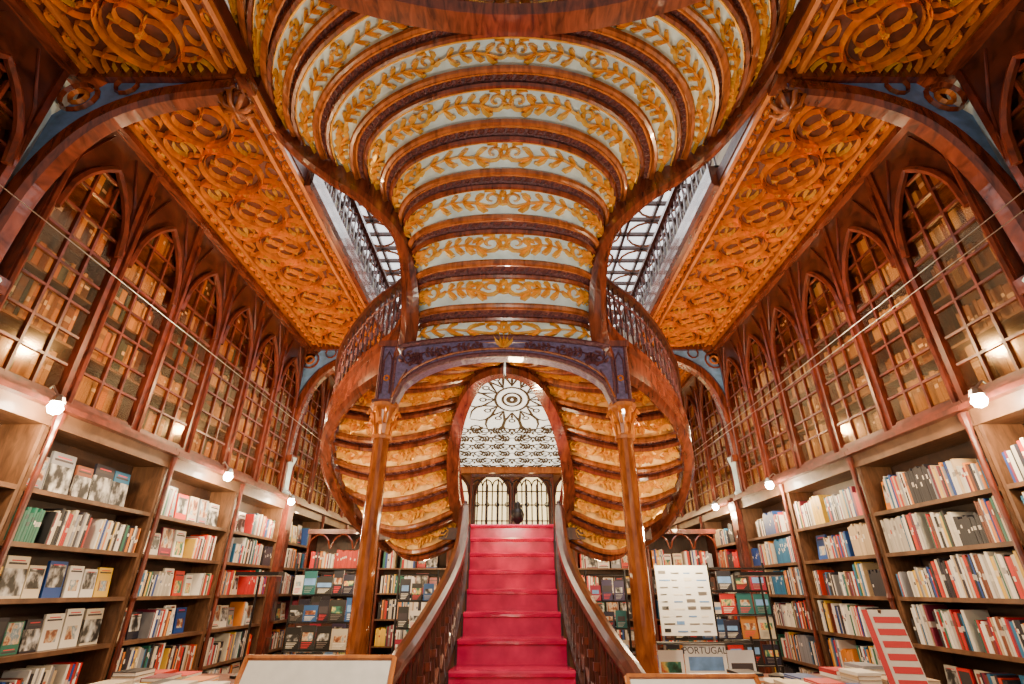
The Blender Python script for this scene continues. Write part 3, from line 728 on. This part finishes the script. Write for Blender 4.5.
def text(s_,size,loc,mat,parent,rotx=math.pi/2,extr=.001):
    c=bpy.data.curves.new('t','FONT'); c.body=s_; c.size=size; c.extrude=extr; c.align_x='CENTER'
    o=bpy.data.objects.new('t',c); COL.objects.link(o); bpy.context.view_layer.update()
    me=bpy.data.meshes.new_from_object(o.evaluated_get(bpy.context.evaluated_depsgraph_get())); bpy.data.objects.remove(o)
    me.materials.clear(); me.materials.append(mat)
    o=bpy.data.objects.new('lettering',me); COL.objects.link(o); o.rotation_euler=(rotx,0,0); o.parent=parent; o.location=Vector(loc)-wl(parent); return o
def rack(x0,x1,y,z0,z1,rows_,cl):
    e=empty('magazine_rack',((x0+x1)/2,y,0),cl,'magazine rack')
    m=MB()
    for x in (x0-.02,x1+.02): m.tube([Vector((x,y+.05,0)),Vector((x,y+.05,z1+.05))],.012,IRON,6)
    for j in range(rows_+1):
        z=z0+(z1-z0)*j/rows_; m.tube([Vector((x0-.02,y+.05,z)),Vector((x1+.02,y+.05,z))],.008,IRON,5)
        m.box((x0,y-.03,z-.012),(x1,y+.05,z-.006),IRON)
    m.done('rack_frame',e)
    return e
MG={}
def magazine(x,y,z,w,h,c,title,tc_,img=None):
    if c not in MG: MG[c]=flat('magazine_cover',c,.35,noise=.08,nscale=6)
    m=MB(); mt=MG[c]
    m.box((x-w/2,y-.012,z),(x+w/2,y,z+h),mt); m.box((x-w/2+.004,y,z+.003),(x+w/2-.002,y+.003,z+h-.003),PAPER)
    for k in range(4): m.box((x-w*.36,y-.0135,z+h*(.08+.07*k)),(x+w*(.1+.08*k),y-.012,z+h*(.105+.07*k)),METAL if title else tc_)
    a,b=random.uniform(.36,.44),random.uniform(.3,.46)
    m.box((x-w*b,y-.0135,z+h*a),(x+w*b,y-.012,z+h*random.uniform(.66,.72)),img or random.choice([PIC,PICB,PICG,INK,SPBLUE]))
    o=m.done('magazine',label='magazine with printed cover standing on a rack' if not title else 'white guide magazine with dark title on a rack',cat='magazine',group='magazines on the racks')
    if title: text(title,w*.205,(x,y-.014,z+h*.78),tc_,o)
e=empty('notice_display',(1.8,5.6,0),'bright white notice panel on slim metal posts','notice panel')
m=MB(); m.box((1.45,5.6,1.0),(1.98,5.62,1.62),flat('white_board',(.9,.92,.94),.4)); 
for i in range(4):
    for j in range(9):
        L_=random.uniform(.05,.11); m.box((1.48+i*.125,5.597,1.03+j*.064),(1.48+i*.125+L_,5.6,1.03+j*.064+random.choice((.012,.012,.03))),random.choice([METAL,METAL,PAPER,PICB,SPBLUE]))
m.done('notice_panel',e)
m=MB()
for x in (1.47,1.96): m.tube([Vector((x,5.64,0)),Vector((x,5.64,1.64))],.012,METAL,6)
m.done('post',e)
rack(1.3,2.2,5.35,.60,.96,1,'low black rack of guide magazines')
for i,(c,t) in enumerate((((.82,.8,.8),None),((.88,.88,.87),'PORTUGAL'),((.7,.72,.78),None))):
    w_=.38 if t else .24
    magazine((1.43,1.75,2.07)[i],5.35,.605,w_,.35 if t else .3,c,t,INK)
rack(2.06,2.6,5.7,.75,1.6,4,'black rack of small guidebooks')
DK=[(.02,.02,.03),(.03,.09,.25),(.4,.015,.015),(.5,.45,.36),(.08,.03,.02),(.02,.12,.13),(.4,.15,.03),(.7,.66,.6),(.02,.02,.04),(.3,.02,.05),(.03,.03,.03),(.05,.04,.1),(.02,.02,.02)]
k=0
for j in range(4):
    for i in range(3): magazine(2.08+.09+i*.17,5.7,.755+j*.213,.15,random.uniform(.15,.2),random.choice(DK),None,[PAPER,REDINK,METAL][k%3]); k+=1
for (x0,x1,y) in ((-2.3,-1.5,5.9),(-2.7,-1.95,7.2),(1.9,2.7,7.2)):
    rack(x0,x1,y,.6,1.6,4,'black rack crowded with small colourful books')
    for j in range(4):
        x=x0
        while x<x1-.09:
            ww=min(random.uniform(.09,.19),x1-x)
            magazine(x+ww/2,y,.605+j*.25,ww-.006,random.uniform(.14,.23),random.choice(DK),None,[PAPER,REDINK,METAL][k%3]); k+=1; x+=ww
for s in (-1,1):
    rack(*( (-1.25,-.85) if s<0 else (.85,1.25) ),6.2,.5,1.55,4,'narrow black rack of postcards and small books')
    for j in range(4):
        for i in range(3):
            magazine((s*1.05)-.13+i*.13,6.2,.505+j*.262,.115,random.uniform(.15,.22),random.choice(DK),None,[PAPER,REDINK,METAL][k%3]); k+=1
for x,y in ((-2.0,4.4),(1.96,4.4)):
    e=empty('reading_lamp',(x,y,.82),'black flat-headed lamp on a slim pole','lamp',group='black reading lamps')
    m=MB(); m.lathe((x,y,.822),[(.07,0),(.07,.015),(.01,.03)],IRON,12); m.done('lamp_base',e)
    m=MB(); m.tube([Vector((x,y,.84)),Vector((x,y,1.5))],.009,IRON,6); m.done('lamp_pole',e)
    m=MB(); m.box((x-.17,y-.06,1.5),(x+.17,y+.06,1.525),IRON); m.box((x-.15,y-.045,1.494),(x+.15,y+.045,1.5),WHITE); m.done('lamp_head',e)
e=empty('leaflet_display',(2.2,3.4,.82),'leaning red and white striped display panel','display panel')
m=MB()
f=lambda u,v:Vector((2.13+.19*u,3.38+.1*v-.05*u,.83+.46*v))
m.add([f(0,0),f(1,0),f(1,1),f(0,1)],[(0,1,2,3)],PAPER)
def fq(u0,u1,v0,v1,mat): m.add([f(u,v)+Vector((-.001,-.004,0)) for u,v in ((u0,v0),(u1,v0),(u1,v1),(u0,v1))],[(0,1,2,3)],mat)
fq(0,.16,0,1,REDINK)
for i in range(7): fq(.25,.97,.04+.135*i,.11+.135*i,REDINK)
m.tube([f(.5,1),Vector((2.25,3.6,.83))],.012,W_TAN,5)
m.done('display_panel',e)
# ---------------- instantiate books
def unit_up():
    m=MB()
    m.box((-.5,-.48,0),(-.5+.08,.5,1),COVER); m.box((.42,-.48,0),(.5,.5,1),COVER)
    pr=[(-.5,-.48),(-.34,-.5),(.34,-.5),(.5,-.48),(.42,-.46),(-.42,-.46)]
    m.add([(x,y,0) for x,y in pr]+[(x,y,1) for x,y in pr],[(i,(i+1)%6,(i+1)%6+6,i+6) for i in range(6)]+[(5,4,3,2,1,0),(6,7,8,9,10,11)],COVER)
    m.box((-.42,-.46,.015),(.42,.47,.985),PAPER); return m
def unit_face(z0,z1,y0,pic):
    m=MB(); m.box((-.5,-.5,0),(.5,.5,1),JACK); m.box((-.42,-.49,.01),(.42,.505,.99),PAPER)
    m.box((-.53,-y0,z0),(.53,y0,z1),pic)
    zt=.06 if z0>.3 else .8
    m.box((-.53,-.4,zt),(.53,.4,zt+.05),INK); m.box((-.53,-.3,zt+.08),(.53,.3,zt+.11),REDINK); return m
def unit_flat():
    m=MB(); m.box((-.5,-.5,0),(.5,.5,.1),COVER); m.box((-.5,-.5,.9),(.5,.5,1),COVER); m.box((-.5,-.5,.1),(-.47,.5,.9),COVER); m.box((-.47,-.48,.1),(.48,.48,.9),PAPER); return m
def unit_mesh(m,name):
    me=bpy.data.meshes.new(name); me.from_pydata(m.v,[],m.f)
    for x in m.mats: me.materials.append(x)
    me.polygons.foreach_set('material_index',m.m); me.update(); return me
UP=unit_mesh(unit_up(),'book_upright'); FL=unit_mesh(unit_flat(),'book_flat')
FC=[unit_mesh(unit_face(*q),'book_face') for q in ((.31,.97,.42,PIC),(.06,.7,.5,PICB),(.1,.6,.36,PICG),(.28,.9,.45,PICB),(.2,.55,.3,PIC))]
vis=[]
for b in BOOKS:
    q=proj(b['loc']+Vector((0,0,b['dim'][2]/2)))
    if not q: continue
    if q[0]<-160 or q[0]>1184 or q[1]<-150 or q[1]>760: continue
    on=(0<q[0]<1024 and 0<q[1]<684)
    gl=b['g'].startswith('books in the glazed')
    w,d,h=b['dim']; ar=(max(w,d) if b['k']!='up' else w)*h/q[2]**2
    if gl: ar*=.4
    b['a']=ar if on else ar*.01; vis.append(b)
vis.sort(key=lambda b:-b['a'])
ind=vis[:300]; rest=vis[300:]
proto={}
for b in ind:
    key='flat' if b['k']=='flat' else ('up' if b['k']=='up' else 'face%d'%(random.choice((1,3,0)) if b['loc'].z>2 else random.randint(0,4)))
    if key not in proto:
        o=bpy.data.objects.new('book',FL if key=='flat' else (UP if key=='up' else FC[int(key[-1])])); proto[key]=o
    else: o=proto[key].copy()
    COL.objects.link(o); o.location=b['loc']; o.rotation_euler=(0,b['lean'] if b['k']!='face' else 0,b['rz'])
    if b['k']=='face' and abs(b['loc'].x)>3.4:
        o.rotation_euler=(0,-.1 if b['loc'].x<0 else .1,0)
    o.scale=b['dim']; o.color=rgba(b['c']); n=colname(b['c'])
    if b['k']=='face': lb=n+' book with picture cover facing out on a shelf'
    elif b['k']=='flat': lb=n+' book lying in a stack on a table'
    elif 'glazed' in b['g']: lb=n+' spined old volume behind cabinet glass'
    else: lb=n+' spined book standing upright on a shelf'
    tag(o,lb,'book',b['g'])
m=MB()
for b in rest:
    col=b['c']; k2=b['k']
    m.obox(b['loc'],b['dim'],b['rz'] if k2!='face' or abs(b['loc'].x)<3.4 else 0,0,STUFF,col)
    w,d,h=b['dim']
    c2=(.75,.7,.6) if sum(col)<1.2 else random.choice([(.08,.07,.08),(.5,.1,.05),(.1,.15,.3)])
    M=Matrix.Translation(b['loc'])@Matrix.Rotation(b['rz'],4,'Z'); z0=h*random.uniform(.4,.7)
    if k2=='up' and random.random()<.4:
        m.add([M@Vector(p) for p in ((-w*.38,-d/2-.001,z0),(w*.38,-d/2-.001,z0),(w*.38,-d/2-.001,z0+h*.12),(-w*.38,-d/2-.001,z0+h*.12))],[(0,1,2,3)],STUFF,c2)
    if k2=='face':
        M=Matrix.Translation(b['loc'])@Matrix.Rotation(b['rz'] if abs(b['loc'].x)<3.4 else 0,4,'Z'); c2=random.choice([(.1,.2,.3),(.5,.2,.05),(.05,.05,.06),(.6,.5,.3),(.3,.05,.04)])
        for x in (-w/2-.001,w/2+.001): m.add([M@Vector(p) for p in ((x,-d*.4,h*.3),(x,d*.4,h*.3),(x,d*.4,h*.9),(x,-d*.4,h*.9))],[(0,1,2,3)],STUFF,c2)
m.done('book_rows',label='many further books filling the shelves and cabinets',cat='books',kind='stuff')
# ---------------- lights
def pt(x,y,z,e,c,r=.06):  # added fill points that brighten the room, no fixture behind them
    L=bpy.data.lights.new('fill_light','POINT'); L.energy=e; L.color=c; L.shadow_soft_size=r
    o=bpy.data.objects.new('fill_light',L); o.location=(x,y,z); COL.objects.link(o)
warm=(1,.62,.30)
for s in (-1,1):
    pt(s*2.3,1.4,2.3,60,warm); pt(s*2.5,4.4,3.5,140,warm); pt(s*2.6,6.8,3.4,100,warm); pt(s*2.4,11,2.8,70,warm); pt(s*1.65,5.2,1.9,75,(1,.76,.44))
pt(0,2.0,2.6,140,(1,.88,.68)); pt(0,5.7,2.9,50,(1,.72,.4)); pt(0,10.5,3.0,50,(1,.8,.5)); pt(-1.2,7.9,1.6,22,warm); pt(1.2,7.9,1.6,22,warm)
L=bpy.data.lights.new('sky_area','AREA'); L.shape='RECTANGLE'; L.size=4; L.size_y=7; L.energy=250; L.color=(.95,.97,1)
o=bpy.data.objects.new('sky_area',L); o.location=(0,5.5,8.4); COL.objects.link(o)
w=bpy.data.worlds.new('World'); sc.world=w; w.use_nodes=True; w.node_tree.nodes['Background'].inputs[0].default_value=(1,.93,.84,1); w.node_tree.nodes['Background'].inputs[1].default_value=.36
cam=bpy.data.cameras.new('Camera'); cam.lens=F/1024*36; cam.sensor_width=36
co=bpy.data.objects.new('Camera',cam); co.location=(0,0,H); co.rotation_euler=(math.pi/2+TH,0,0); COL.objects.link(co); sc.camera=co
cam.clip_start=.05
